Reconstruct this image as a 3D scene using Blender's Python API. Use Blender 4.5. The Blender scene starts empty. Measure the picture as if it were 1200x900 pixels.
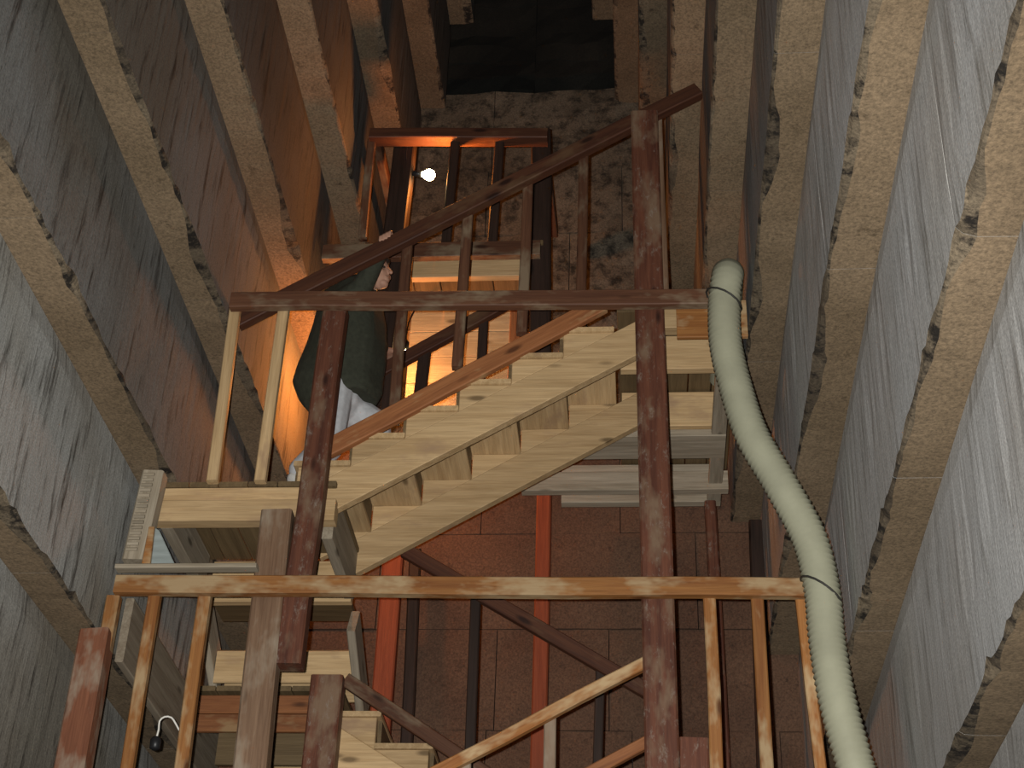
import bpy, bmesh, math, random
from mathutils import Vector, Matrix, noise
random.seed(7)
S = bpy.context.scene
COL = S.collection

# ------------------------------------------------------------------ camera
CAM = Vector((0, 0, 1.6))
PP = Vector((600, 450)); VY = Vector((760, 1650)); VZ = Vector((705, -2365))
FPX = math.sqrt(-((VY - PP).dot(VZ - PP)))
def _dir(v): return Vector((v[0] - PP[0], -(v[1] - PP[1]), -FPX)).normalized()
_Y = _dir(VY); _Z = _dir(VZ); _X = _Y.cross(_Z)
ROT = Matrix((_X, _Y, _Z))                    # camera space -> world
cam_d = bpy.data.cameras.new('camera'); cam = bpy.data.objects.new('camera', cam_d); COL.objects.link(cam)
cam_d.sensor_fit = 'HORIZONTAL'; cam_d.sensor_width = 36; cam_d.lens = FPX / 1200 * 36
cam_d.clip_start = .02; cam_d.clip_end = 100
cam.matrix_world = Matrix.Translation(CAM) @ ROT.to_4x4()
S.camera = cam
def _ray(x, y): return ROT @ Vector((x - PP[0], -(y - PP[1]), -FPX))
def at(x, y, Y): r = _ray(x, y); return CAM + r * (Y / r.y)
def atz(x, y, Z): r = _ray(x, y); return CAM + r * ((Z - CAM.z) / r.z)

# ------------------------------------------------------------------ world, flash, exposure
w = bpy.data.worlds.new('world'); S.world = w; w.use_nodes = True
w.node_tree.nodes['Background'].inputs[0].default_value = (.05, .05, .055, 1)
w.node_tree.nodes['Background'].inputs[1].default_value = .2
fl = bpy.data.lights.new('camera_flash', 'SPOT'); fl.energy = 3000; fl.color = (1.0, .985, .95)
fl.shadow_soft_size = .018; fl.spot_size = math.radians(62); fl.spot_blend = .75
flo = bpy.data.objects.new('camera_flash', fl); COL.objects.link(flo)
flo.matrix_world = Matrix.Translation(CAM + ROT @ Vector((-.08, .045, 0))) @ ROT.to_4x4()
S.view_settings.view_transform = 'Standard'; S.view_settings.look = 'None'
S.view_settings.gamma = 1; S.view_settings.use_curve_mapping = False
S.view_settings.exposure = -0.05

# ------------------------------------------------------------------ materials
class N:
    def __init__(s, name, rough=.8):
        s.m = bpy.data.materials.new(name); s.m.use_nodes = True; s.t = s.m.node_tree
        s.b = s.t.nodes['Principled BSDF']; s.b.inputs['Roughness'].default_value = rough
        s.b.inputs['Specular IOR Level'].default_value = .25
    def n(s, k, **kw):
        x = s.t.nodes.new(k)
        for a, v in kw.items():
            if a in x.inputs: x.inputs[a].default_value = v
            else: setattr(x, a, v)
        return x
    def l(s, a, b): s.t.links.new(a, b)
    def noise(s, vec, sc, det=4, rough=.6, dist=0):
        x = s.n('ShaderNodeTexNoise'); x.inputs['Scale'].default_value = sc; x.inputs['Detail'].default_value = det
        x.inputs['Roughness'].default_value = rough; x.inputs['Distortion'].default_value = dist
        s.l(vec, x.inputs['Vector']); return x.outputs['Fac']
    def mapv(s, src, scale, loc=(0, 0, 0)):
        m = s.n('ShaderNodeMapping'); m.inputs['Scale'].default_value = scale; m.inputs['Location'].default_value = loc
        s.l(src, m.inputs['Vector']); return m.outputs['Vector']
    def ramp(s, fac, a, b, ca=(0, 0, 0, 1), cb=(1, 1, 1, 1)):
        r = s.n('ShaderNodeValToRGB'); r.color_ramp.elements[0].position = a; r.color_ramp.elements[1].position = b
        r.color_ramp.elements[0].color = ca; r.color_ramp.elements[1].color = cb; s.l(fac, r.inputs['Fac']); return r.outputs['Color']
    def mix(s, fac, a, b, mode='MIX'):
        x = s.n('ShaderNodeMix'); x.data_type = 'RGBA'; x.blend_type = mode
        if isinstance(fac, (int, float)): x.inputs[0].default_value = fac
        else: s.l(fac, x.inputs[0])
        for i, c in ((6, a), (7, b)):
            if isinstance(c, tuple): x.inputs[i].default_value = c if len(c) == 4 else c + (1,)
            else: s.l(c, x.inputs[i])
        return x.outputs[2]
    def bump(s, fac, strength=.5, dist=.01):
        b = s.n('ShaderNodeBump'); b.inputs['Strength'].default_value = strength; b.inputs['Distance'].default_value = dist
        s.l(fac, b.inputs['Height']); s.l(b.outputs['Normal'], s.b.inputs['Normal'])
    def out(s, c): s.l(c, s.b.inputs['Base Color']); return s.m

def stone(name, light, mid, dark, strk=(.5, 16, 2.2), p0=.40, p1=.62, d0=.56, d1=.70, bstr=.6):
    k = N(name, .92); co = k.n('ShaderNodeTexCoord').outputs['Object']
    big = k.noise(co, .55, 3, .6)
    st = k.noise(k.mapv(co, strk), 1.0, 6, .65, .25)
    fine = k.noise(k.mapv(co, (30, 60, 14)), 1.0, 3, .7)
    grit = k.noise(co, 110, 2, .6)
    c = k.mix(k.ramp(big, p0, p1), light, mid)
    c = k.mix(k.ramp(st, d0, d1), c, dark)
    c = k.mix(k.ramp(fine, .62, .80), c, dark)
    c = k.mix(.55, c, k.ramp(grit, .25, .75, (.3, .3, .3, 1), (1.4, 1.4, 1.38, 1)), 'MULTIPLY')
    k.bump(st, bstr, .012)
    return k.out(c)
def flatstone(name, light, mid, dark, bstr=.5, m0=.60, m1=.74):
    k = N(name, .95); co = k.n('ShaderNodeTexCoord').outputs['Object']
    big = k.noise(co, 1.3, 4, .6); med = k.noise(co, 9, 5, .7); grit = k.noise(co, 70, 4, .7)
    c = k.mix(k.ramp(big, .38, .62), light, mid)
    c = k.mix(k.ramp(med, m0, m1), c, dark)
    c = k.mix(.75, c, k.ramp(grit, .28, .72, (.3, .3, .3, 1), (1.45, 1.42, 1.4, 1)), 'MULTIPLY')
    k.bump(grit, bstr, .006)
    return k.out(c)
def wood(name, light, dark, patch=None, pamt=(.55, .7), rough=.62, knots=True, dust=None):
    """grain runs along the object's local X"""
    k = N(name, rough); tc = k.n('ShaderNodeTexCoord'); co = tc.outputs['Object']
    oi = k.n('ShaderNodeObjectInfo')
    add = k.n('ShaderNodeVectorMath', operation='ADD'); k.l(co, add.inputs[0])
    mul = k.n('ShaderNodeMath', operation='MULTIPLY'); k.l(oi.outputs['Random'], mul.inputs[0]); mul.inputs[1].default_value = 37
    k.l(mul.outputs[0], add.inputs[1]); v = add.outputs[0]
    g = k.noise(k.mapv(v, (1.4, 26, 26)), 1.0, 5, .65, .6)
    g2 = k.noise(k.mapv(v, (5, 120, 120)), 1.0, 2, .6)
    c = k.mix(k.ramp(g, .36, .66), light, dark)
    c = k.mix(.35, c, k.ramp(g2, .3, .7, (.6, .6, .6, 1), (1.2, 1.2, 1.2, 1)), 'MULTIPLY')
    if patch:
        pn = k.noise(k.mapv(v, (2.2, 5, 5)), 1.0, 4, .65)
        c = k.mix(k.ramp(pn, pamt[0], pamt[1]), c, patch)
    if dust:
        dn = k.noise(k.mapv(v, (11, 22, 22), (3, 5, 1)), 1.0, 7, .8)
        c = k.mix(k.ramp(dn, .55, .70), c, dust)
    if knots:
        vo = k.n('ShaderNodeTexVoronoi'); vo.inputs['Scale'].default_value = 1.0
        k.l(k.mapv(v, (2.3, 7, 7)), vo.inputs['Vector'])
        c = k.mix(k.ramp(vo.outputs['Distance'], .07, .16, (1, 1, 1, 1), (0, 0, 0, 1)), c, tuple(q * .45 for q in dark[:3]))
    hs = k.n('ShaderNodeHueSaturation'); k.l(c, hs.inputs['Color'])
    mr = k.n('ShaderNodeMapRange'); mr.inputs[3].default_value = .82; mr.inputs[4].default_value = 1.16
    k.l(oi.outputs['Random'], mr.inputs[0]); k.l(mr.outputs[0], hs.inputs['Value'])
    k.bump(g2, .35, .004)
    return k.out(hs.outputs[0])
def plain(name, c, rough=.7, nz=18, amt=.35, emit=None, metal=0):
    k = N(name, rough); co = k.n('ShaderNodeTexCoord').outputs['Object']
    f = k.noise(co, nz, 4, .6)
    o = k.mix(amt, c, k.ramp(f, .3, .7, (.5, .5, .5, 1), (1.3, 1.3, 1.3, 1)), 'MULTIPLY')
    k.b.inputs['Metallic'].default_value = metal
    if emit:
        k.b.inputs['Emission Color'].default_value = emit[0] + (1,); k.b.inputs['Emission Strength'].default_value = emit[1]
    return k.out(o)

M = {}
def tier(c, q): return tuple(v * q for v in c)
for t_, q in ((0, 1.0), (1, .52), (2, .32)):       # darker copies for higher courses: flash falloff put into the stone colour
    M['faceL%d' % t_] = stone('grey_streaked_stone_%d' % t_, tier((.285, .287, .272), q), tier((.195, .178, .146), q), tier((.04, .034, .026), q), (.5, 17, 2.4), .40, .60, .535, .70)  # left base also lowered, standing in for weaker flash on that side
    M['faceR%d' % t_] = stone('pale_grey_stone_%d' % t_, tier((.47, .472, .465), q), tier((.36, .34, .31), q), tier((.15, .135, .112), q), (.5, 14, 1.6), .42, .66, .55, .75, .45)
M['faceL'] = M['faceL0']
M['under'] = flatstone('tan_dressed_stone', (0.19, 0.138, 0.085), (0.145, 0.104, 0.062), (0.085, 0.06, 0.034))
M['under2'] = flatstone('tan_stone_dimmed', (.115, .087, .055), (.085, .063, .039), (.05, .036, .022))  # darkened copy of the tan stone: dimming with distance painted on high undersides
M['mortar'] = flatstone('crumbled_mortar', (.15, .118, .078), (.07, .054, .036), (.015, .012, .009), .8, .48, .6)
M['end'] = flatstone('red_brown_stone', (0.105, 0.06, 0.0375), (0.075, 0.0415, 0.0265), (0.0375, 0.0225, 0.016))
M['endtop'] = flatstone('mottled_grey_stone', (.105, .088, .064), (.065, .053, .037), (.022, .019, .014), .9, .47, .64)
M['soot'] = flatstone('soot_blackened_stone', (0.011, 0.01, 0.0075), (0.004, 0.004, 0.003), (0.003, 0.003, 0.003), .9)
M['floor'] = flatstone('dusty_floor_stone', (.34, .28, .20), (.27, .22, .16), (.18, .14, .10))
M['pine'] = wood('pale_pine', (0.44, 0.305, 0.16), (0.32, 0.208, 0.1), (.27, .175, .10), (.57, .74))
M['pineg'] = wood('grey_pine', (0.299, 0.254, 0.189), (0.195, 0.159, 0.111))
M['ply'] = wood('dull_board', (0.129, 0.0873, 0.0428), (0.0869, 0.0573, 0.0269), knots=False)
M['ply2'] = wood('dull_grey_plank', (.20, .165, .12), (.13, .10, .068))
M['amber'] = wood('amber_timber', (0.274, 0.121, 0.0356), (0.18, 0.0657, 0.0181), (0.34, 0.235, 0.125), (.47, .60))
M['red'] = wood('red_stained_timber', (0.12, 0.043, 0.023), (0.06, 0.02, 0.0115), (0.15, 0.094, 0.058), (.50, .64), dust=(0.19, 0.15, 0.118))
M['redrail'] = wood('red_brown_rail', (0.096, 0.042, 0.0216), (0.06, 0.024, 0.0126), (0.15, 0.108, 0.068), (.48, .62))
M['handrail'] = wood('dark_red_handrail', (0.075, 0.028, 0.0135), (0.043, 0.0155, 0.0085), (0.10, 0.054, 0.027), (.55, .72))
M['knee'] = wood('orange_brown_rail', (0.243, 0.0972, 0.036), (0.153, 0.054, 0.0198), (0.27, 0.162, 0.0765), (.56, .66))
M['pale_red'] = wood('dusty_brown_timber', (0.158, 0.0972, 0.059), (0.101, 0.0562, 0.0317), (0.194, 0.151, 0.108), (.5, .66))
M['bluegrey'] = wood('blue_grey_board', (.23, .26, .25), (.16, .18, .17), knots=False)
M['redwash'] = wood('washed_red_timber', (.19, .075, .04), (.12, .045, .024), (.22, .16, .115), (.47, .60))
M['lampred'] = wood('lamp_red_timber', (0.224, 0.0525, 0.021), (0.161, 0.035, 0.014), knots=False)  # red lamp glow on the end wall posts is put into the timber colour
M['darkwood'] = wood('dark_timber', (0.03, 0.016, 0.011), (0.016, 0.009, 0.006))
M['hose'] = plain('cream_plastic', (0.285, 0.281, 0.2), .55, 5, .25)
M['wire'] = plain('dark_wire', (.03, .028, .024), .5)
M['jacket'] = plain('dark_green_cloth', (0.028, 0.030, 0.020), .9, 40, .5)
M['trousers'] = plain('pale_grey_cloth', (0.375, 0.383, 0.39), .9, 30, .3)
M['skin'] = plain('skin', (.34, .19, .13), .6, 20, .2)
M['hair'] = plain('dark_hair', (.022, .014, .010), .6, 60, .5)
M['shoe'] = plain('pale_shoe_leather', (.42, .41, .38), .6)
M['black'] = plain('black_plastic', (.012, .012, .013), .4)
M['cord'] = plain('white_cord', (.55, .53, .48), .7)
M['cloth'] = plain('grey_cloth', (.22, .22, .19), .9)
M['bulb'] = plain('glowing_bulb', (1, .8, .5), .3, 5, 0, ((1, .72, .34), 60))
M['brass'] = plain('lamp_socket', (.12, .08, .04), .4, 20, .3, None, .6)

# ------------------------------------------------------------------ object helpers
def link(name, me, mat=None, parent=None):
    o = bpy.data.objects.new(name, me); COL.objects.link(o)
    if mat is not None and me is not None:
        for m in (mat if isinstance(mat, (list, tuple)) else [mat]): me.materials.append(m)
    if parent: o.parent = parent; o.matrix_parent_inverse = parent.matrix_world.inverted()
    return o
def tag(o, label=None, cat=None, group=None, kind=None):
    if label: o['label'] = label
    if cat: o['category'] = cat
    if group: o['group'] = group
    if kind: o['kind'] = kind
    return o
def thing(name, loc, label, cat, group=None):
    o = bpy.data.objects.new(name, None); COL.objects.link(o); o.empty_display_size = .1
    o.matrix_world = Matrix.Translation(Vector(loc)); o.location = loc
    bpy.context.view_layer.update()
    return tag(o, label, cat, group)
def struct(name, loc=(0, 0, 0)):
    o = bpy.data.objects.new(name, None); COL.objects.link(o); o['kind'] = 'structure'; o.location = loc
    bpy.context.view_layer.update()
    return o
def mesh(name, verts, faces, smooth=False):
    me = bpy.data.meshes.new(name); me.from_pydata([tuple(v) for v in verts], [], faces); me.update()
    if smooth:
        for p in me.polygons: p.use_smooth = True
    return me
def beam(name, p0, p1, wdt, hgt, mat, parent=None, up=(0, 0, 1), bev=.006, wob=.004, cut=0, cut2=0):
    """squared timber from p0 to p1 (centre line); wdt across, hgt along 'up'; slightly uneven, edges eased.
       cut / cut2 shear the two ends along 'up' (m)"""
    p0 = Vector(p0); p1 = Vector(p1); L = (p1 - p0).length
    x = (p1 - p0).normalized(); u = Vector(up); y = u.cross(x).normalized(); z = x.cross(y)
    bm = bmesh.new(); nseg = max(1, min(6, int(L / .4)))
    hw, hh = wdt / 2, hgt / 2; b = min(bev, hw * .4, hh * .4)
    prof = [(-hw + b, -hh), (hw - b, -hh), (hw, -hh + b), (hw, hh - b), (hw - b, hh), (-hw + b, hh), (-hw, hh - b), (-hw, -hh + b)]
    rings = []
    for i in range(nseg + 1):
        t = i / nseg; dy = random.uniform(-wob, wob) * (0 < i < nseg); dz = random.uniform(-wob, wob) * (0 < i < nseg)
        r = []
        for (a, c) in prof:
            sh = (cut if i == 0 else 0) * c / hh + (cut2 if i == nseg else 0) * c / hh
            r.append(bm.verts.new((t * L + sh, a + dy, c + dz)))
        rings.append(r)
    for i in range(nseg):
        for j in range(8):
            bm.faces.new((rings[i][j], rings[i + 1][j], rings[i + 1][(j + 1) % 8], rings[i][(j + 1) % 8]))
    bm.faces.new(list(rings[0])); bm.faces.new(list(reversed(rings[-1])))
    bmesh.ops.recalc_face_normals(bm, faces=bm.faces)
    me = bpy.data.meshes.new(name); bm.to_mesh(me); bm.free()
    o = link(name, me, mat)
    mw = Matrix.Translation(p0) @ Matrix((x, y, z)).transposed().to_4x4()
    if parent:
        o.parent = parent; o.matrix_basis = parent.matrix_world.inverted() @ mw
    else: o.matrix_world = mw
    return o
def board(name, x0, x1, y0, y1, z0, z1, mat, parent=None, axis='x', bev=.004):
    """axis-aligned board, grain along axis"""
    cy, cx, cz = (y0 + y1) / 2, (x0 + x1) / 2, (z0 + z1) / 2
    if axis == 'x': return beam(name, (x0, cy, cz), (x1, cy, cz), y1 - y0, z1 - z0, mat, parent, bev=bev, wob=.002)
    if axis == 'y': return beam(name, (cx, y0, cz), (cx, y1, cz), x1 - x0, z1 - z0, mat, parent, bev=bev, wob=.002)
    return beam(name, (cx, cy, z0), (cx, cy, z1), x1 - x0, y1 - y0, mat, parent, up=(0, 1, 0), bev=bev, wob=.002)
def prism(name, pts, y0, y1, mat, parent):
    """polygon in XZ extruded along Y"""
    n = len(pts); o0 = Vector((pts[0][0], y0, pts[0][1]))
    v = [Vector((a, y0, c)) - o0 for a, c in pts] + [Vector((a, y1, c)) - o0 for a, c in pts]
    fs = [tuple(range(n)), tuple(reversed(range(n, 2 * n)))] + [(i, i + n, (i + 1) % n + n, (i + 1) % n) for i in range(n)]
    bm = bmesh.new(); vs = [bm.verts.new(q) for q in v]
    for f_ in fs: bm.faces.new([vs[i] for i in f_])
    bmesh.ops.recalc_face_normals(bm, faces=bm.faces)
    bmesh.ops.bevel(bm, geom=list(bm.edges), offset=.004, segments=1, affect='EDGES')
    me = bpy.data.meshes.new(name); bm.to_mesh(me); bm.free()
    o = link(name, me, mat); o.parent = parent; o.matrix_basis = parent.matrix_world.inverted() @ Matrix.Translation(o0)
    return o
def tube(name, pts, rad, mat, parent=None, seg=10, ripple=0, pitch=.02, smooth=True, steps=None):
    """round tube along a Catmull-Rom curve; rad may be a list; ripple makes corrugation rings"""
    pts = [Vector(p) for p in pts]; P = [pts[0]] + pts + [pts[-1]]; line = []
    for i in range(1, len(P) - 2):
        a, b, c, d = P[i - 1:i + 3]; n = steps or max(2, int((c - b).length / (pitch / 2)))
        for k in range(n):
            t = k / n
            line.append(.5 * ((2 * b) + (c - a) * t + (2 * a - 5 * b + 4 * c - d) * t * t + (3 * b - a - 3 * c + d) * t ** 3))
    line.append(pts[-1]); v = []; f_ = []
    ref = Vector((0, 1, 0)); nl = len(line)
    for i, p in enumerate(line):
        tg = (line[min(i + 1, nl - 1)] - line[max(i - 1, 0)]).normalized()
        if abs(tg.dot(ref)) > .95: ref = Vector((0, 0, 1)) if i == 0 else ref
        a = (ref - tg * ref.dot(tg)).normalized(); b = tg.cross(a); ref = a
        r = rad if not isinstance(rad, (list, tuple)) else rad[0] + (rad[1] - rad[0]) * i / (nl - 1)
        if ripple: r += ripple * (1 if i % 2 else -1)
        for j in range(seg):
            an = 2 * math.pi * j / seg; v.append(p + a * math.cos(an) * r + b * math.sin(an) * r)
    for i in range(nl - 1):
        for j in range(seg):
            f_.append((i * seg + j, i * seg + (j + 1) % seg, (i + 1) * seg + (j + 1) % seg, (i + 1) * seg + j))
    f_.append(tuple(reversed(range(seg)))); f_.append(tuple(range((nl - 1) * seg, nl * seg)))
    o0 = v[0].copy() if parent is None else None
    me = mesh(name, v, f_, smooth)
    return link(name, me, mat, parent)
def lathe(name, prof, loc, mat, parent=None, seg=16, rot=None):
    v = []; f_ = []
    for r, z in prof:
        for j in range(seg):
            a = 2 * math.pi * j / seg; q = Vector((r * math.cos(a), r * math.sin(a), z))
            if rot: q = rot @ q
            v.append(Vector(loc) + q)
    for i in range(len(prof) - 1):
        for j in range(seg): f_.append((i * seg + j, i * seg + (j + 1) % seg, (i + 1) * seg + (j + 1) % seg, (i + 1) * seg + j))
    f_.append(tuple(reversed(range(seg)))); f_.append(tuple(range((len(prof) - 1) * seg, len(prof) * seg)))
    return link(name, mesh(name, v, f_, True), mat, parent)

# ------------------------------------------------------------------ the chamber: corbelled side walls of big blocks
Y0, YE = -3.2, 9.8
LEV = [0, 1.3, 2.6, 3.82, 4.82, 5.82, 6.82, 7.82, 8.82, 9.82, 10.82, 11.82, 12.82]     # course levels
XL = [-3.135, -3.135, -3.135, -2.94, -2.745, -2.55, -2.355, -2.16, -1.965, -1.77, -1.575, -1.38]
XR = [1.40, 1.40, 1.40, 1.235, 1.05, .85, .658, .456, .26, .065, -.13, -.325]
BACK = .75
def course_block(parent, side, xf, xbelow, y0, y1, z0, z1, seed):
    """one stone: face, chipped nose edge, underside; side -1 = left wall (face looks to +X)"""
    s = -side                                   # into the room
    rnd = random.Random(seed); n = max(4, int((y1 - y0) / .07))
    over = abs(xf - xbelow)
    jx = rnd.uniform(-.0015, .0015); v = []; rows = 0
    for i in range(n + 1):
        y = y0 + (y1 - y0) * i / n
        nz = noise.noise(Vector((y * 3.1, z0 * 7, side * 5))); n2 = noise.noise(Vector((y * 11, z0 * 3, side * 9 + 2)))
        n3 = noise.noise(Vector((y * 1.1, z0 * 2.3, side * 3)))
        chip = .010 + max(0, nz) * .03 + max(0, n2) * .022 + (max(0, n3 - .1) * .13) + rnd.uniform(0, .006)
        chip = min(chip, .09) if over > .02 else .01
        ch2 = .010 + max(0, n2 + .1) * .05 + max(0, nz) * .03
        row = [(xf - s * BACK, z0 + .003), (xf - s * (over + .01), z0 + .003), (xf - s * chip, z0 + .003 + n2 * .004),
               (xf - s * chip * .35, z0 + ch2 * .45), (xf + n3 * .006, z0 + ch2), (xf + jx, z0 + .25 + n3 * .02),
               (xf + jx * .6 + n2 * .006, (z0 + z1) / 2), (xf + n3 * .012, z1 - .12), (xf - s * .012, z1 - .003), (xf - s * BACK, z1 - .003)]
        rows = len(row)
        if i in (0, n): row = [(x - s * (.0012 if 1 < q < 9 else 0), z + (.002 if q < 3 else 0)) for q, (x, z) in enumerate(row)]
        for (x, z) in row: v.append(Vector((x, y, z)))
    fs = []; mi = []
    for i in range(n):
        for j in range(rows - 1):
            a = i * rows + j; q = (a, a + 1, a + rows + 1, a + rows)
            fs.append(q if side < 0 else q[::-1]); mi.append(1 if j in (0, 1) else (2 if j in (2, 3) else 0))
    e0 = tuple(range(rows)); e1 = tuple(range(n * rows, (n + 1) * rows))
    fs.append(e0[::-1] if side < 0 else e0); mi.append(0); fs.append(e1 if side < 0 else e1[::-1]); mi.append(0)
    me = mesh('stone_block', v, fs)
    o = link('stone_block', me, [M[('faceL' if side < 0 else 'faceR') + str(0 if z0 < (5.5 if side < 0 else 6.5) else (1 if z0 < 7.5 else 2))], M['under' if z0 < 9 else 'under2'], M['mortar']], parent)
    for p, m_ in zip(me.polygons, mi): p.material_index = m_
    bm = bmesh.new(); bm.from_mesh(me); bmesh.ops.recalc_face_normals(bm, faces=bm.faces); bm.to_mesh(me); bm.free()
    return o
for side, XS, nm in ((-1, XL, 'wall_left'), (1, XR, 'wall_right')):
    wl = struct(nm)
    for i in range(len(XS)):
        y = Y0; k = 0; rb = random.Random(i * 11 + side)
        while y < YE - .01:
            ln = rb.uniform(1.5, 2.6); y1 = y + ln
            if YE - y1 < .9: y1 = YE
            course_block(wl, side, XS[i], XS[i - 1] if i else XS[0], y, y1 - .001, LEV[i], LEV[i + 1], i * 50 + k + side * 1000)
            y = y1; k += 1
# end wall of stones, one row of blocks after the other
def end_block(parent, x0, x1, z0, z1, y, dep, mat, rough=.012, seed=0):
    nx = max(2, int((x1 - x0) / .16)); nz_ = max(2, int((z1 - z0) / .16)); v = []; fs = []
    rnd = random.Random(seed); off = rnd.uniform(0, .018)
    for j in range(nz_ + 1):
        for i in range(nx + 1):
            x = x0 + (x1 - x0) * i / nx; z = z0 + (z1 - z0) * j / nz_
            edge = i in (0, nx) or j in (0, nz_)
            q = noise.noise(Vector((x * 4, z * 4, seed))) * rough + (.012 if edge else 0)
            v.append((x, y + off + q, z))
    W_ = nx + 1
    for j in range(nz_):
        for i in range(nx): a = j * W_ + i; fs.append((a, a + 1, a + W_ + 1, a + W_))
    b = len(v); c4 = [0, nx, nz_ * W_ + nx, nz_ * W_]
    loop = list(range(0, nx + 1)) + [j * W_ + nx for j in range(1, nz_ + 1)] + [nz_ * W_ + i for i in range(nx - 1, -1, -1)] + [j * W_ for j in range(nz_ - 1, 0, -1)]
    for q in loop: v.append((v[q][0], y + dep, v[q][2]))
    nl = len(loop)
    for i in range(nl): fs.append((loop[i], b + i, b + (i + 1) % nl, loop[(i + 1) % nl]))
    fs.append(tuple(b + i for i in range(nl)))
    me = mesh('stone_block', v, fs); bm = bmesh.new(); bm.from_mesh(me); bmesh.ops.recalc_face_normals(bm, faces=bm.faces); bm.to_mesh(me); bm.free()
    return link('stone_block', me, mat, parent)
we = struct('wall_end')
zrow = [0, .8, 1.6, 2.4, 3.2, 3.95, 4.62, 5.3, 6.02, 6.75, 7.45, 8.1, 8.8, 9.45, 10.15, 11.0]
for r in range(len(zrow) - 1):
    z0, z1 = zrow[r], zrow[r + 1]
    ci = max(i for i in range(len(XL)) if LEV[i] <= z0 + .01)
    xa, xb = XL[ci] - .15, XR[ci] + .15; rb = random.Random(r * 3 + 1); x = xa; k = 0
    while x < xb - .01:
        x1 = x + rb.uniform(.75, 1.15)
        if xb - x1 < .45: x1 = xb
        end_block(we, x + .003, x1 - .003, z0 + .003, z1 - .003, YE, .5, M['end'] if z1 < 7.6 else M['endtop'], .012 if z1 < 7.6 else .05, r * 20 + k)
        x = x1; k += 1
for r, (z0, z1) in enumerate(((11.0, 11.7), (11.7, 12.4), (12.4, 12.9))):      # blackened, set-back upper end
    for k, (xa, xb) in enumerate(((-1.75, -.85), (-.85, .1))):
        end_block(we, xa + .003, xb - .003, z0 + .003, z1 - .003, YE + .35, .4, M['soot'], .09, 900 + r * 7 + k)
wb = struct('wall_back')
for r in range(10):
    z0 = r * 1.29
    for k in range(4): end_block(wb, -3.3 + k * 1.25, -3.3 + (k + 1) * 1.25 - .006, z0, z0 + 1.284, Y0 - .5, .45, M['faceL'], .01, 500 + r * 9 + k)
cl = struct('ceiling')
for k in range(7):
    y = Y0 - .5 + k * 2.0; board('stone_slab', -2.4, .7, y, y + 1.99, 12.83, 13.2, M['faceL'], cl, 'x')
fo = struct('floor')
for i in range(4):
    for j in range(7):
        board('paving_stone', -3.9 + i * 1.5, -3.9 + i * 1.5 + 1.492, Y0 - .5 + j * 2, Y0 - .5 + j * 2 + 1.992, -.2, 0, M['floor'], fo, 'x', .008)

# ------------------------------------------------------------------ flights of wooden stairs
def flight(name, label, x0, z0, n, run, rise, dirx, yn, yf, cat='staircase', mat='pine', under='ply', lo_ext=.2, hi_ext=.0):
    """n steps; step k's riser stands at x0+dirx*k*run, its tread underside at z0+k*rise"""
    t = thing(name, (x0, (yn + yf) / 2, z0 - rise), label, cat)
    sl = rise / run; thick = .235
    for y in (yn, yf):
        xa = x0 - dirx * lo_ext; xb = x0 + dirx * (n * run + hi_ext)
        za = z0 - rise - sl * lo_ext; zb = z0 - rise + sl * (n * run + hi_ext)
        prism('stringer', [(xa, za), (xb, zb), (xb, zb - thick), (xa, za - thick)], y - .03, y + .03, M[mat], t)
        for k in range(n):
            xk = x0 + dirx * k * run; zk = z0 + k * rise
            prism('step_block', [(xk, zk), (xk + dirx * run, zk), (xk, zk - rise)], y - .026, y + .026, M[mat], t)
    for k in range(n):
        xk = x0 + dirx * k * run; zk = z0 + k * rise
        a, b = sorted((xk - dirx * .025, xk + dirx * (run + .0)))
        ym = (yn + yf) / 2
        for ya, yb in ((yn - .04, ym - .002), (ym + .002, yf + .04)):
            board('tread', a, b, ya, yb, zk, zk + .032, M['pine'], t, 'y')
        a, b = sorted((xk - dirx * .024, xk - dirx * .004))
        board('riser', a, b, yn + .032, yf - .032, zk - rise + .034, zk - .001, M[under], t, 'y')
    return t
flA = flight('stair_flight', 'pale pine stair flight climbing right between the two tiers of landings, seen from below', -1.865, 5.91, 6, .292, .175, 1, 7.43, 8.2, lo_ext=-.15, hi_ext=.22)
flB = flight('stair_flight', 'lower back stair flight whose pale steps show beside the dark red post at bottom left', .06, 3.90, 6, .31, .19, -1, 8.45, 9.25, lo_ext=.1, hi_ext=.06)
flC = flight('stair_flight', 'lowest front stair flight under the orange sloping handrail', -1.865, 2.66, 6, .292, .175, 1, 7.43, 8.2, lo_ext=-.15, hi_ext=.1)
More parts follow.
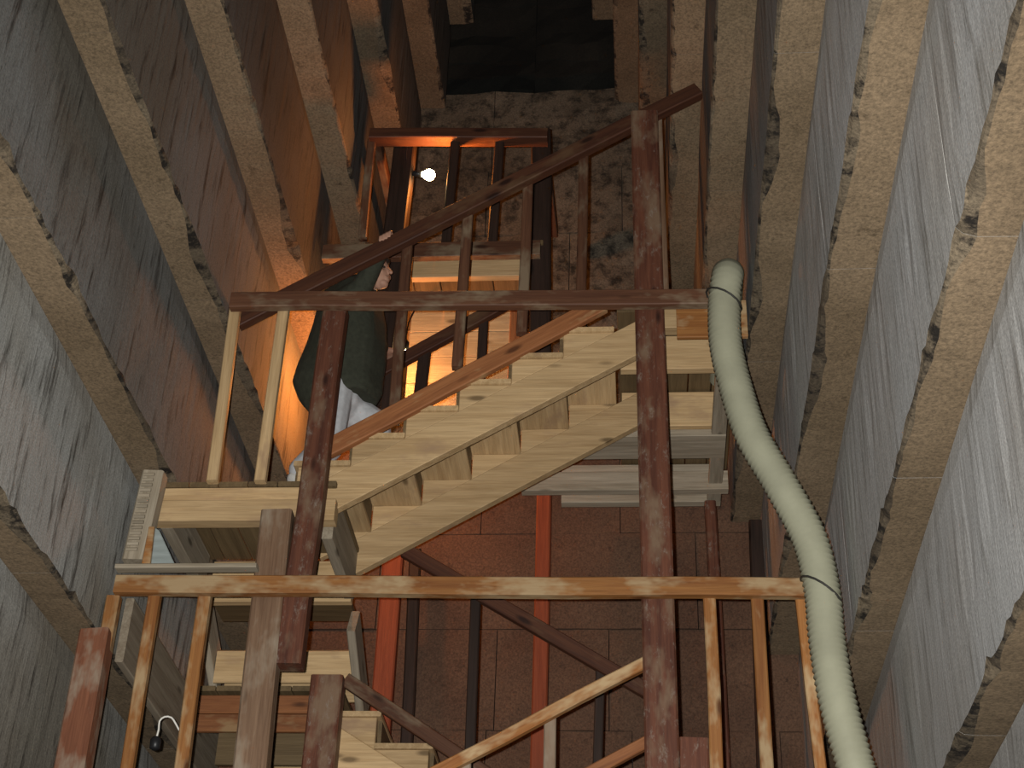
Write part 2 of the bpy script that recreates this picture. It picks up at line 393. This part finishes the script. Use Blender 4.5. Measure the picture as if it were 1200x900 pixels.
# railings of the flights
def railing(name, label, rails, balus, cat='railing', group=None):
    """rails: (part, p0, p1, w, h, mat); balus: (p0, p1, w, mat)"""
    t = thing(name, min((Vector(r[1]) for r in rails), key=lambda q: q.z), label, cat, group)
    for (pn, a, b, ww, hh, mt) in rails: beam(pn, a, b, ww, hh, M[mt], t)
    for (a, b, ww, mt) in balus: beam('baluster', a, b, ww, ww * .8, M[mt], t, up=(0, 1, 0))
    return t
def bal(x0, y0, x1, y1, Y, w_=.062, mt='pale_red', ext0=0, ext1=0):
    a, b = at(x0, y0, Y), at(x1, y1, Y); d = (b - a).normalized(); return (a - d * ext0, b + d * ext1, w_, mt)
railing('stair_railing', 'dark red sloping handrail with balusters on the near side of the upper stair flight',
        [('handrail', at(278, 378, 7.385), at(818, 107, 7.385), .07, .10, 'handrail'),
         ('lower_rail', at(383, 527, 7.385), at(706, 357, 7.385), .05, .11, 'knee')],
        [bal(463, 475, 478, 285, 7.43, .062, 'redrail', .12), bal(537, 415, 549, 248, 7.43, .062, 'redrail', .1), bal(612, 375, 619, 210, 7.43, .062, 'redrail', .1), bal(681, 338, 684, 180, 7.43, .06, 'redrail', .1), bal(779, 345, 771, 138, 7.43, .05, 'pale_red')])
railing('stair_railing', 'dark handrail gripped by the climber on the far side of the upper stair flight',
        [('handrail', at(446, 436, 8.22), at(592, 356, 8.22), .06, .085, 'handrail')],
        [bal(453, 480, 460, 425, 8.25, .075, 'darkwood', .5), bal(494, 448, 499, 405, 8.25, .075, 'darkwood', .45), bal(565, 410, 567, 372, 8.25, .06, 'darkwood', .4)])
railing('stair_railing', 'dark sloping handrail descending right against the red end wall',
        [('handrail', at(474, 645, 8.42), at(770, 817, 8.42), .055, .085, 'handrail'),
         ('lower_rail', at(405, 797, 8.40), at(575, 911, 8.40), .05, .08, 'redrail')],
        [bal(551, 880, 558, 692, 8.45, .06, 'darkwood', .15), bal(700, 905, 704, 775, 8.45, .055, 'darkwood', .1)])
railing('stair_railing', 'thin orange handrail climbing right at the bottom centre before the end wall',
        [('handrail', at(500, 911, 7.385), at(765, 773, 7.385), .05, .062, 'amber'),
         ('lower_rail', at(600, 955, 7.385), at(762, 868, 7.385), .045, .06, 'knee')],
        [bal(644, 905, 645, 830, 7.43, .06, 'pale_red', .45), bal(545, 960, 545, 890, 7.43, .06, 'pale_red', .45)])

# ------------------------------------------------------------------ landings
def landing(name, label, x0, x1, y0, y1, ztop, joists, mats=('pine', 'ply'), nb=6, fasc=None):
    t = thing(name, ((x0 + x1) / 2, (y0 + y1) / 2, ztop), label, 'landing')
    wd = (x1 - x0) / nb
    for k in range(nb): board('deck_board', x0 + k * wd + .003, x0 + (k + 1) * wd - .003, y0, y1, ztop - .032, ztop, M[mats[1]], t, 'y')
    for (ya, yb, za, zb, mt, xa, xb) in joists: board('joist', xa, xb, ya, yb, za, zb, M[mt], t, 'x')
    return t
L1 = landing('stair_landing', 'left wooden landing the climber stands on, with pale double front beam', -2.62, -1.63, 7.37, 8.25, 5.80,
             [(7.375, 7.43, 5.688, 5.767, 'pine', -2.625, -1.71), (7.34, 7.43, 5.545, 5.672, 'pine', -2.63, -1.62), (8.2, 8.26, 5.47, 5.73, 'pine', -2.5, -1.66)])
board('side_joist', -2.60, -2.53, 7.44, 8.19, 5.55, 5.765, M['pineg'], L1, 'y')
board('side_joist', -1.70, -1.64, 7.44, 8.19, 5.48, 5.765, M['pineg'], L1, 'y')
R1 = landing('stair_landing', 'right wooden landing on joists beside the cream hose', -.10, .62, 7.45, 9.3, 6.992,
             [(7.37, 7.45, 6.79, 6.955, 'pine', .02, .645), (7.69, 7.75, 6.72, 6.955, 'pine', -.08, .58), (8.34, 8.62, 6.65, 6.70, 'pineg', -.5, .56), (8.30, 8.36, 6.70, 6.95, 'pine', -.08, .56), (8.96, 9.03, 6.62, 6.76, 'pineg', -.75, .6), (9.2, 9.27, 6.66, 6.95, 'pineg', -.5, .56)], nb=5)
board('side_joist', .47, .56, 7.46, 9.26, 6.66, 6.70, M['pineg'], R1, 'y')
board('side_joist', .50, .56, 7.75, 8.28, 6.70, 6.955, M['pineg'], R1, 'y')
board('fascia_board', .245, .645, 7.34, 7.37, 6.70, 6.955, M['amber'], R1, 'x')
# winder steps going back and down from the left landing, and the lower back landing
wd = thing('winder_steps', (-2.1, 8.5, 5.05), 'short wooden steps under the left landing climbing toward the viewer', 'stairs')
for (ya, yb, zt) in ((8.27, 8.55, 5.53), (8.53, 8.8, 5.31)): board('tread', -2.5, -1.68, ya, yb, zt - .03, zt, M['ply'], wd, 'x')
for (yy, za, zb) in ((8.52, 5.10, 5.30), (8.77, 5.08, 5.28)): board('riser', -2.5, -1.68, yy, yy + .022, za, zb, M['pine'], wd, 'x')
prism_pts = None
beam('stringer', (-1.65, 8.28, 5.38), (-1.65, 8.86, 5.04), .05, .2, M['pineg'], wd)
beam('stringer', (-2.53, 8.28, 5.42), (-2.53, 8.72, 5.18), .05, .2, M['pineg'], wd)
L0 = landing('stair_landing', 'low back landing of brown planks behind the left balusters', -2.62, -1.72, 8.5, 9.6, 5.07,
             [(8.47, 8.50, 4.89, 5.0, 'knee', -2.55, -1.72), (8.47, 8.50, 4.78, 4.885, 'knee', -2.55, -1.72), (8.8, 8.83, 4.70, 5.03, 'ply', -2.5, -1.72), (9.3, 9.36, 4.85, 5.03, 'pine', -2.5, -1.72)], ('pine', 'ply'))
landing('stair_landing', 'low right wooden landing below the orange sloping handrail', .08, .95, 7.40, 9.3, 3.75,
        [(7.40, 7.46, 3.5, 3.7, 'pine', .08, .95), (8.3, 8.36, 3.5, 3.7, 'pine', .08, .95), (9.2, 9.26, 3.5, 3.7, 'pine', .08, .95)], nb=5)
landing('stair_landing', 'low left landing at the foot of the lowest flight', -2.6, -1.87, 7.36, 8.3, 2.5,
        [(7.38, 7.44, 2.25, 2.45, 'pine', -2.6, -1.8), (8.2, 8.26, 2.25, 2.45, 'pine', -2.6, -1.8)], nb=5)
# top platform with its guard rail
T = landing('top_platform', 'small high platform with glowing lamp above it', -2.10, -.60, 8.32, 9.5, 8.20,
            [(8.28, 8.34, 8.05, 8.17, 'redrail', -2.10, -.62), (8.42, 8.48, 7.98, 8.165, 'pine', -1.50, -.66), (9.3, 9.36, 7.98, 8.165, 'pine', -2.0, -.66)], nb=8)
tr = railing('guard_railing', 'dark guard railing round the high platform behind the glowing bulb',
             [('top_rail', at(434, 161, 8.28), at(642, 161, 8.28), .11, .09, 'handrail'),
              ('end_rail', at(636, 158, 8.30), at(640, 158, 8.3) + Vector((0, 1.1, 0)), .06, .10, 'redrail'),
              ('end_rail', at(440, 158, 8.30), at(440, 158, 8.3) + Vector((0, 1.1, 0)), .06, .10, 'redrail')],
             [bal(425, 280, 436, 165, 8.30, .06, 'redrail'), bal(523, 285, 534, 165, 8.30, .065, 'darkwood'), bal(577, 285, 586, 165, 8.30, .065, 'darkwood')])
railing('guard_railing', 'horizontal dark red railing before the climber at landing height',
        [('top_rail', at(271, 354, 7.17), at(834, 350, 7.17), .06, .105, 'redrail')],
        [bal(249, 565, 276, 362, 7.235, .062, 'pine'), bal(305, 565, 333, 362, 7.235, .062, 'pine')])
g = railing('guard_railing', 'long pale orange horizontal railing across the lower part',
        [('top_rail', at(136, 686, 7.15), at(945, 690, 7.15), .06, .10, 'amber'), ('bottom_rail', at(60, 1000, 7.17), at(985, 1000, 7.17), .06, .1, 'amber')],
        [bal(150, 900, 182, 697, 7.19, .062, 'amber', .6), bal(213, 900, 241, 697, 7.19, .066, 'amber', .6),
         bal(840, 900, 831, 700, 7.19, .062, 'amber', .6), bal(898, 900, 887, 700, 7.19, .062, 'amber', .6), bal(961, 900, 938, 700, 7.19, .055, 'amber', .6),
         bal(96, 900, 134, 700, 7.19, .07, 'amber', .6)])
tag(beam('loose_plank', at(137, 666, 7.17), at(302, 665, 7.17), .07, .025, M['pineg']), 'thin grey plank lying on the left end of the long orange railing', 'plank')
tag(beam('side_plank', at(146, 738, 7.3), at(146, 738, 7.3) + Vector((.02, 1.95, -.03)), .045, .36, M['ply2']), 'wide grey plank running back along the left wall behind the balusters', 'plank')

oc = thing('board_offcut', at(186, 662, 7.17), 'small blue-grey board offcut with amber edge standing on the thin grey plank', 'board')
pa, pb, pc_, pd = at(167, 663, 7.17), at(180, 619, 7.17), at(187, 622, 7.17), at(206, 662, 7.17); zb = at(186, 663.2, 7.17).z
pe = at(177, 663, 7.17)
prism('face_board', [(pe.x, zb), (pb.x + .01, pb.z), (pc_.x, pc_.z), (pd.x, zb)], 7.16, 7.19, M['bluegrey'], oc)
prism('edge_strip', [(pa.x, zb), (pb.x - .02, pb.z), (pb.x + .01, pb.z), (pe.x, zb)], 7.145, 7.19, M['amber'], oc)
# ------------------------------------------------------------------ posts, each a thing of its own
def post(name, label, a, b, ww, dd, mat, foot=None, group=None):
    a = Vector(a); b = Vector(b)
    if foot is not None:
        d = (a - b).normalized(); a = a + d * ((a.z - foot) / -d.z)
    return tag(beam(name, a, b, ww, dd, M[mat], up=(0, 1, 0), bev=.01, wob=.006), label, 'post', group)
post('timber_post', 'thick dark red post standing right of centre from bottom to the sloping handrail', at(777, 900, 7.28), at(755, 137, 7.28), .165, .12, 'red', 0)
post('timber_post', 'dusty brown post on the left carrying the pale orange railing', at(295, 900, 7.27), at(326, 602, 7.27), .165, .11, 'pale_red', 0)
post('timber_post', 'red-brown upper post in front of the climber, spliced beside the dusty post', at(339, 782, 7.28), at(394, 365, 7.28), .135, .11, 'red')
post('timber_post', 'dark red post at bottom left beside the pale lower steps', at(374, 900, 8.36), at(385, 795, 8.36), .185, .12, 'red', 0)
post('timber_post', 'red-brown post wedged under the left wall ledge at bottom left', at(86, 900, 7.05), atz(114, 744, 4.80), .15, .13, 'redwash', 0)
pg = post('timber_post', 'grey ribbed post between the left wall and the landing corner', at(158, 660, 7.28), at(182, 556, 7.28), .12, .10, 'pineg')
for k in range(15):
    c = at(158, 660, 7.28).lerp(at(182, 556, 7.28), .10 + k * .06) + Vector((-.012, -.057, 0))
    beam('rib', c - Vector((.03, 0, 0)), c + Vector((.03, 0, 0)), .014, .018, M['pineg'], pg)
post('timber_post', 'deep red post glowing against the end wall left of centre', at(447, 835, 9.45), at(462, 645, 9.45), .135, .08, 'lampred', 0)
post('timber_post', 'orange-lit post on the end wall under the stair flight', at(632, 880, 9.5), at(638, 575, 9.5), .10, .09, 'lampred', 0)
post('timber_post', 'narrow dark post next to the deep red one on the end wall', at(478, 835, 9.6), at(487, 645, 9.6), .08, .06, 'darkwood', 0)
post('timber_post', 'slim red post on the end wall right of the thick post', at(848, 900, 9.2), at(832, 590, 9.2), .075, .09, 'red', 0)
post('timber_post', 'faint red post by the right end of the end wall', at(890, 720, 9.55), at(886, 612, 9.55), .10, .08, 'darkwood', 0)
post('timber_post', 'thick dark platform post left of the glowing bulb', at(462, 290, 8.40), at(476, 165, 8.40), .15, .12, 'darkwood', 6.9)
post('timber_post', 'thick black platform post right of the glowing bulb', at(634, 290, 8.40), at(634, 157, 8.40), .14, .12, 'darkwood', 6.95)
post('timber_stub', 'short red-brown timber block beside the thick post at the bottom edge', at(813, 960, 7.47), at(813, 869, 7.47), .15, .12, 'red', 3.76)
# pale boards lit by the hidden lamp behind the climber
bp = thing('plank_screen', at(540, 470, 9.0), 'orange-lit wall of planks behind the upper stair flight', 'plank wall')
for k in range(4):
    zt = at(540, 360, 9.0).z - k * .215
    board('plank', at(480, 400, 9.0).x, at(597, 400, 9.0).x, 9.0, 9.03, zt - .21, zt, M['pine'], bp, 'x')
board('plank_post', at(597, 400, 9.0).x, at(615, 400, 9.0).x, 8.98, 9.05, 6.75, at(540, 340, 9.0).z, M['knee'], bp, 'z')

# ------------------------------------------------------------------ cream corrugated hose tied to the rail ends
hp = [(853, 322), (849, 350), (850, 400), (861, 450), (881, 510), (915, 568), (948, 630), (963, 690), (969, 750), (981, 820), (1000, 890), (1020, 960)]
hpts = [at(x, y, 7.10) for x, y in hp]
top = hpts[0]
hpts = [top + Vector((.02, 1.1, .03)), top + Vector((.015, .55, .06)), top + Vector((.005, .17, .05))] + hpts[0:]
ex = hpts[-1]; hpts += [ex + Vector((.12, -.1, -1.0)), ex + Vector((.1, -.25, -2.2)), Vector((ex.x + .05, 6.6, .3)), Vector((ex.x - .1, 6.0, .1)), Vector((ex.x - .3, 5.2, .1))]
hs = thing('ventilation_hose', (ex.x, 6.6, 0), 'cream corrugated hose hanging down the right side from the upper landing', 'hose')
tube('hose_tube', hpts, .086, M['hose'], hs, seg=20, ripple=.006, pitch=.03)
for (x, y, tilt, xr) in ((848, 352, .62, 872), (962, 693, .75, 945)):
    c = at(x, y, 7.10); ring = []
    for k in range(17):
        a = 2 * math.pi * k / 16; q = Vector((math.cos(a) * .094, math.sin(a) * .094, -math.cos(a) * .094 * tilt)); ring.append(c + q)
    tube('wire_tie', ring, .006, M['wire'], hs, seg=6, steps=1)

# ------------------------------------------------------------------ lamps
def lamp(name, label, c, power, cordpts, col=(1, .28, .04), r=.045, sock=(0, 0, 1)):
    c = Vector(c); t = thing(name, c, label, 'lamp')
    rot = Vector((0, 0, 1)).rotation_difference(Vector(sock)).to_matrix()
    pr = [(.001, -r)] + [(r * math.sin(a), -r * math.cos(a)) for a in (.4, .8, 1.2, 1.6, 2.0, 2.4)] + [(.02, r * 1.15), (.015, r * 1.4)]
    lathe('bulb', pr, c, M['bulb'], t, rot=rot)
    lathe('socket', [(.018, r * 1.25), (.024, r * 1.4), (.024, r * 2.6), (.012, r * 3)], c, M['black'], t, rot=rot)
    tube('cord', cordpts, .006, M['black'], t, seg=6, pitch=.08)
    l = bpy.data.lights.new(name + '_light', 'POINT'); l.energy = power; l.color = col; l.shadow_soft_size = r
    lo = bpy.data.objects.new(name + '_light', l); COL.objects.link(lo); lo.parent = t; lo.location = rot @ Vector((0, 0, -r * 2.2))
    return t
c1 = at(503, 205, 8.37)
lamp('bulb_lamp', 'bare glowing bulb hanging in the high platform railing', c1, 48, [c1 + Vector((-.13, 0, .02)), c1 + Vector((-.17, -.03, .12)), c1 + Vector((-.16, -.04, .3)), c1 + Vector((-.1, -.1, .33))], r=.042, sock=(-1, 0, .15))
c2 = at(408, 440, 8.9)
lamp('bulb_lamp', 'hidden bulb behind the climber lighting the left wall orange', c2, 62, [c2 + Vector((0, 0, .12)), c2 + Vector((0, .1, .4)), c2 + Vector((-.1, .3, .9)), c2 + Vector((-.1, .4, 1.2))], r=.05)
c3 = at(474, 420, 8.72)
lamp('bulb_lamp', 'bright bulb half hidden behind a baluster beside the climber', c3, 8, [c3 + Vector((0, 0, .12)), c3 + Vector((0, .1, .4)), c3 + Vector((.1, .3, .9)), c3 + Vector((.1, .4, 1.2))], r=.05)
# small plug on a white string at the left wall plank
pc = at(182, 872, 7.25)
sp = thing('hanging_plug', pc, 'small black plug dangling on white string at bottom left', 'plug')
lathe('plug', [(.012, -.03), (.026, -.022), (.028, .02), (.018, .035), (.006, .04)], pc, M['black'], sp, 12)
tube('string', [pc + Vector((0, 0, .03)), at(186, 855, 7.25), at(187, 845, 7.25), at(193, 840, 7.24), at(201, 841, 7.25), at(207, 850, 7.27), at(212, 858, 7.3), at(216, 850, 7.3)], .005, M['cord'], sp, 6, pitch=.03)

# ------------------------------------------------------------------ the climber
def bm_capsule(bm, a, b, ra, rb, seg=12):
    a = Vector(a); b = Vector(b); d = b - a; L = d.length
    z = d.normalized() if L > 1e-6 else Vector((0, 0, 1)); q = Vector((0, 0, 1)).rotation_difference(z).to_matrix()
    rows = [(-ra, 0.0)] + [(-ra * math.cos(t), ra * math.sin(t)) for t in (.5, 1.05, 1.57)] + [(L + rb * math.sin(t), rb * math.cos(t)) for t in (0, .52, 1.05)] + [(L + rb, 0.0)]
    rings = []
    for h, r in rows:
        if r == 0: rings.append([bm.verts.new(a + q @ Vector((0, 0, h)))])
        else: rings.append([bm.verts.new(a + q @ Vector((r * math.cos(2 * math.pi * j / seg), r * math.sin(2 * math.pi * j / seg), h))) for j in range(seg)])
    for r0, r1 in zip(rings, rings[1:]):
        for j in range(seg):
            k = (j + 1) % seg
            if len(r0) == 1: bm.faces.new((r0[0], r1[k], r1[j]))
            elif len(r1) == 1: bm.faces.new((r0[j], r0[k], r1[0]))
            else: bm.faces.new((r0[j], r0[k], r1[k], r1[j]))
def bm_ell(bm, c, rx, ry, rz, rot=None):
    m = Matrix.Translation(Vector(c)) @ (rot.to_4x4() if rot else Matrix()) @ Matrix.Diagonal((rx, ry, rz, 1))
    bmesh.ops.create_uvsphere(bm, u_segments=20, v_segments=14, radius=1, matrix=m)
def fused(name, bm, voxel, mat, parent, smooth=4):
    bmesh.ops.recalc_face_normals(bm, faces=bm.faces)
    me = bpy.data.meshes.new(name); bm.to_mesh(me); bm.free()
    o = link(name, me, mat, parent)
    r = o.modifiers.new('fuse', 'REMESH'); r.mode = 'VOXEL'; r.voxel_size = voxel; r.use_smooth_shade = True
    if smooth: q = o.modifiers.new('soften', 'SMOOTH'); q.iterations = smooth; q.factor = .5
    return o
def chain(bm, pts):
    for (p, r), (q, r2) in zip(pts, pts[1:]): bm_capsule(bm, p, q, r, r2)
YC = 7.80
hip = at(394, 462, YC); chest = at(406, 385, YC); neck = at(416, 348, YC); hd = at(441, 322, YC - .03)
hipR, hipL = hip + Vector((0, -.095, -.02)), hip + Vector((0, .095, -.02))
shR, shL = at(404, 356, YC - .17), at(412, 358, YC + .17)
kneeL = at(440, 497, YC + .10); ankL = Vector((-1.50, YC + .10, 6.115 + .10))
kneeR = at(384, 524, YC - .12); ankR = at(352, 556, 7.62)
railN = at(452, 288, 7.385); railF = at(458, 428, 8.22)
dN = (at(818, 107, 7.385) - at(278, 378, 7.385)).normalized(); dF = (at(592, 356, 8.22) - at(446, 436, 8.22)).normalized()
def hand_pts(C, d, s, sc=1.0):
    """s=+1: palm comes from +Y side, fingers fall over the -Y face"""
    Yv = Vector((0, s, 0)); Zv = Vector((0, 0, 1)); out = []
    for j, ln in enumerate((.9, 1.0, .97, .8)):
        o = C + d * (.034 - j * .0225)
        out.append([(o + Yv * .040 + Zv * .068, .0115), (o - Yv * .022 * ln + Zv * .074, .0105), (o - Yv * .050 + Zv * .046, .0095), (o - Yv * .052 + Zv * (.046 - .036 * ln), .0085)])
    o = C + d * .05
    out.append([(C + d * .02 + Yv * .055 + Zv * .06, .014), (o + Yv * .052 + Zv * .035, .012), (o + d * .008 + Yv * .045 + Zv * .0, .010)])
    wrist = C - d * .045 + Yv * .105 + Zv * .072
    for j in range(4): out.append([(wrist, .024), (C + d * (.034 - j * .0225) + Yv * .040 + Zv * .068, .0125)])
    return out, wrist
hN, wrN = hand_pts(railN, dN, 1); hF, wrF = hand_pts(railF, dF, -1)
elN = at(423, 338, 7.58); elF = at(436, 396, YC + .30)
per = thing('person', (hip.x, YC, 5.80), 'person in dark jacket and pale trousers climbing the upper stairs, holding both handrails', 'person')
# head frame: looks to the right and a little toward the viewer
hf = Vector((.86, -.42, .05)).normalized(); hs_ = Vector((0, 0, 1)).cross(hf).normalized(); hu = hf.cross(hs_)
HR = Matrix((hf, hs_, hu)).transposed()
def H(f_, sd, u_): return hd + HR @ Vector((f_, sd, u_))
bm = bmesh.new()
chain(bm, [(hip, .11), (chest, .12), (neck - Vector((0, 0, .05)), .075), (neck + (hd - neck) * .35, .054), (H(-.02, 0, -.05), .056)])
chain(bm, [(shL, .06), (elF, .042), (wrF, .027)]); chain(bm, [(shR, .06), (elN, .042), (wrN, .027)]); chain(bm, [(shL, .07), (chest, .1), (shR, .07)])
chain(bm, [(hipL, .09), (kneeL, .06), (ankL, .04)]); chain(bm, [(hipR, .09), (kneeR, .06), (ankR, .04)])
for fs_ in (hN, hF):
    for c_ in fs_: chain(bm, c_)
bm_ell(bm, H(-.012, 0, .03), .098, .076, .092, HR); bm_ell(bm, H(.03, 0, -.035), .062, .060, .085, HR)      # skull, face
bm_ell(bm, H(.055, 0, -.095), .032, .036, .024, HR)                                                       # chin
chain(bm, [(H(.082, 0, .012), .010), (H(.112, 0, -.028), .013)])                                          # nose
for q in (-1, 1):
    bm_ell(bm, H(.070, q * .032, .032), .018, .026, .010, HR)                                             # brow
    bm_ell(bm, H(.062, q * .040, -.022), .020, .020, .020, HR)                                            # cheek
    bm_ell(bm, H(-.012, q * .077, -.005), .020, .010, .033, HR)                                           # ear
bm_ell(bm, H(.086, 0, -.062), .010, .024, .006, HR); bm_ell(bm, H(.084, 0, -.074), .010, .022, .007, HR)  # lips
body = fused('body', bm, .0055, M['skin'], per, 2)
for q in (-1, 1):
    bm = bmesh.new(); bm_ell(bm, H(.078, q * .031, .010), .009, .012, .007, HR)
    me = bpy.data.meshes.new('eye'); bm.to_mesh(me); bm.free(); link('eye', me, M['hair'], per)
bm = bmesh.new(); bm_ell(bm, H(-.028, 0, .052), .098, .083, .085, HR); bm_ell(bm, H(-.055, 0, 0), .062, .072, .085, HR); bm_ell(bm, H(.035, 0, .098), .055, .06, .028, HR)
fused('hair', bm, .006, M['hair'], per, 1)
# jacket: lofted trunk with a flared hem, sleeves to the wrists
bm = bmesh.new(); rows = []
for (yy, xl, xr, hy) in ((333, 398, 430, .085), (345, 382, 440, .17), (362, 375, 446, .225), (385, 369, 450, .235), (410, 360, 451, .23), (430, 351, 450, .225), (448, 345, 447, .215), (464, 351, 446, .205), (474, 360, 440, .19)):
    c = at((xl + xr) / 2, yy, YC); hw = (at(xr, yy, YC).x - at(xl, yy, YC).x) / 2
    rows.append([bm.verts.new(c + Vector((hw * math.cos(a) + .012 * math.sin(5 * a), hy * math.sin(a), .03 * math.cos(a) + .012 * math.sin(4 * a)))) for a in [2 * math.pi * k / 28 for k in range(28)]])
for r0, r1 in zip(rows, rows[1:]):
    for k in range(28): bm.faces.new((r0[k], r0[(k + 1) % 28], r1[(k + 1) % 28], r1[k]))
bm.faces.new(rows[0]); bm.faces.new(rows[-1][::-1])
chain(bm, [(shL, .095), (elF, .072), (elF.lerp(wrF, .85), .047)]); chain(bm, [(shR, .095), (elN, .072), (elN.lerp(wrN, .85), .047)])
chain(bm, [(neck - Vector((0, 0, .06)), .09), (neck + Vector((.01, 0, .0)), .07)])
fused('jacket', bm, .011, M['jacket'], per, 3)
bm = bmesh.new()
chain(bm, [(hip + Vector((-.02, 0, .05)), .165), (hip + Vector((0, 0, -.03)), .17)])
chain(bm, [(hipL, .125), (kneeL, .092), (ankL + Vector((0, 0, .03)), .075)]); chain(bm, [(hipR, .125), (kneeR, .092), (ankR + Vector((0, 0, .03)), .072)])
fused('trousers', bm, .010, M['trousers'], per, 3)
def shoe(ank, toe):
    bm = bmesh.new(); d = (toe - ank)
    chain(bm, [(ank + Vector((-.03, 0, -.03)), .046), (ank.lerp(toe, .5) + Vector((0, 0, -.035)), .045), (toe, .036)])
    fused('shoe', bm, .008, M['shoe'], per, 2)
shoe(ankL, ankL + Vector((.17, 0, -.064))); shoe(ankR, ankR + Vector((.13, 0, -.105)))
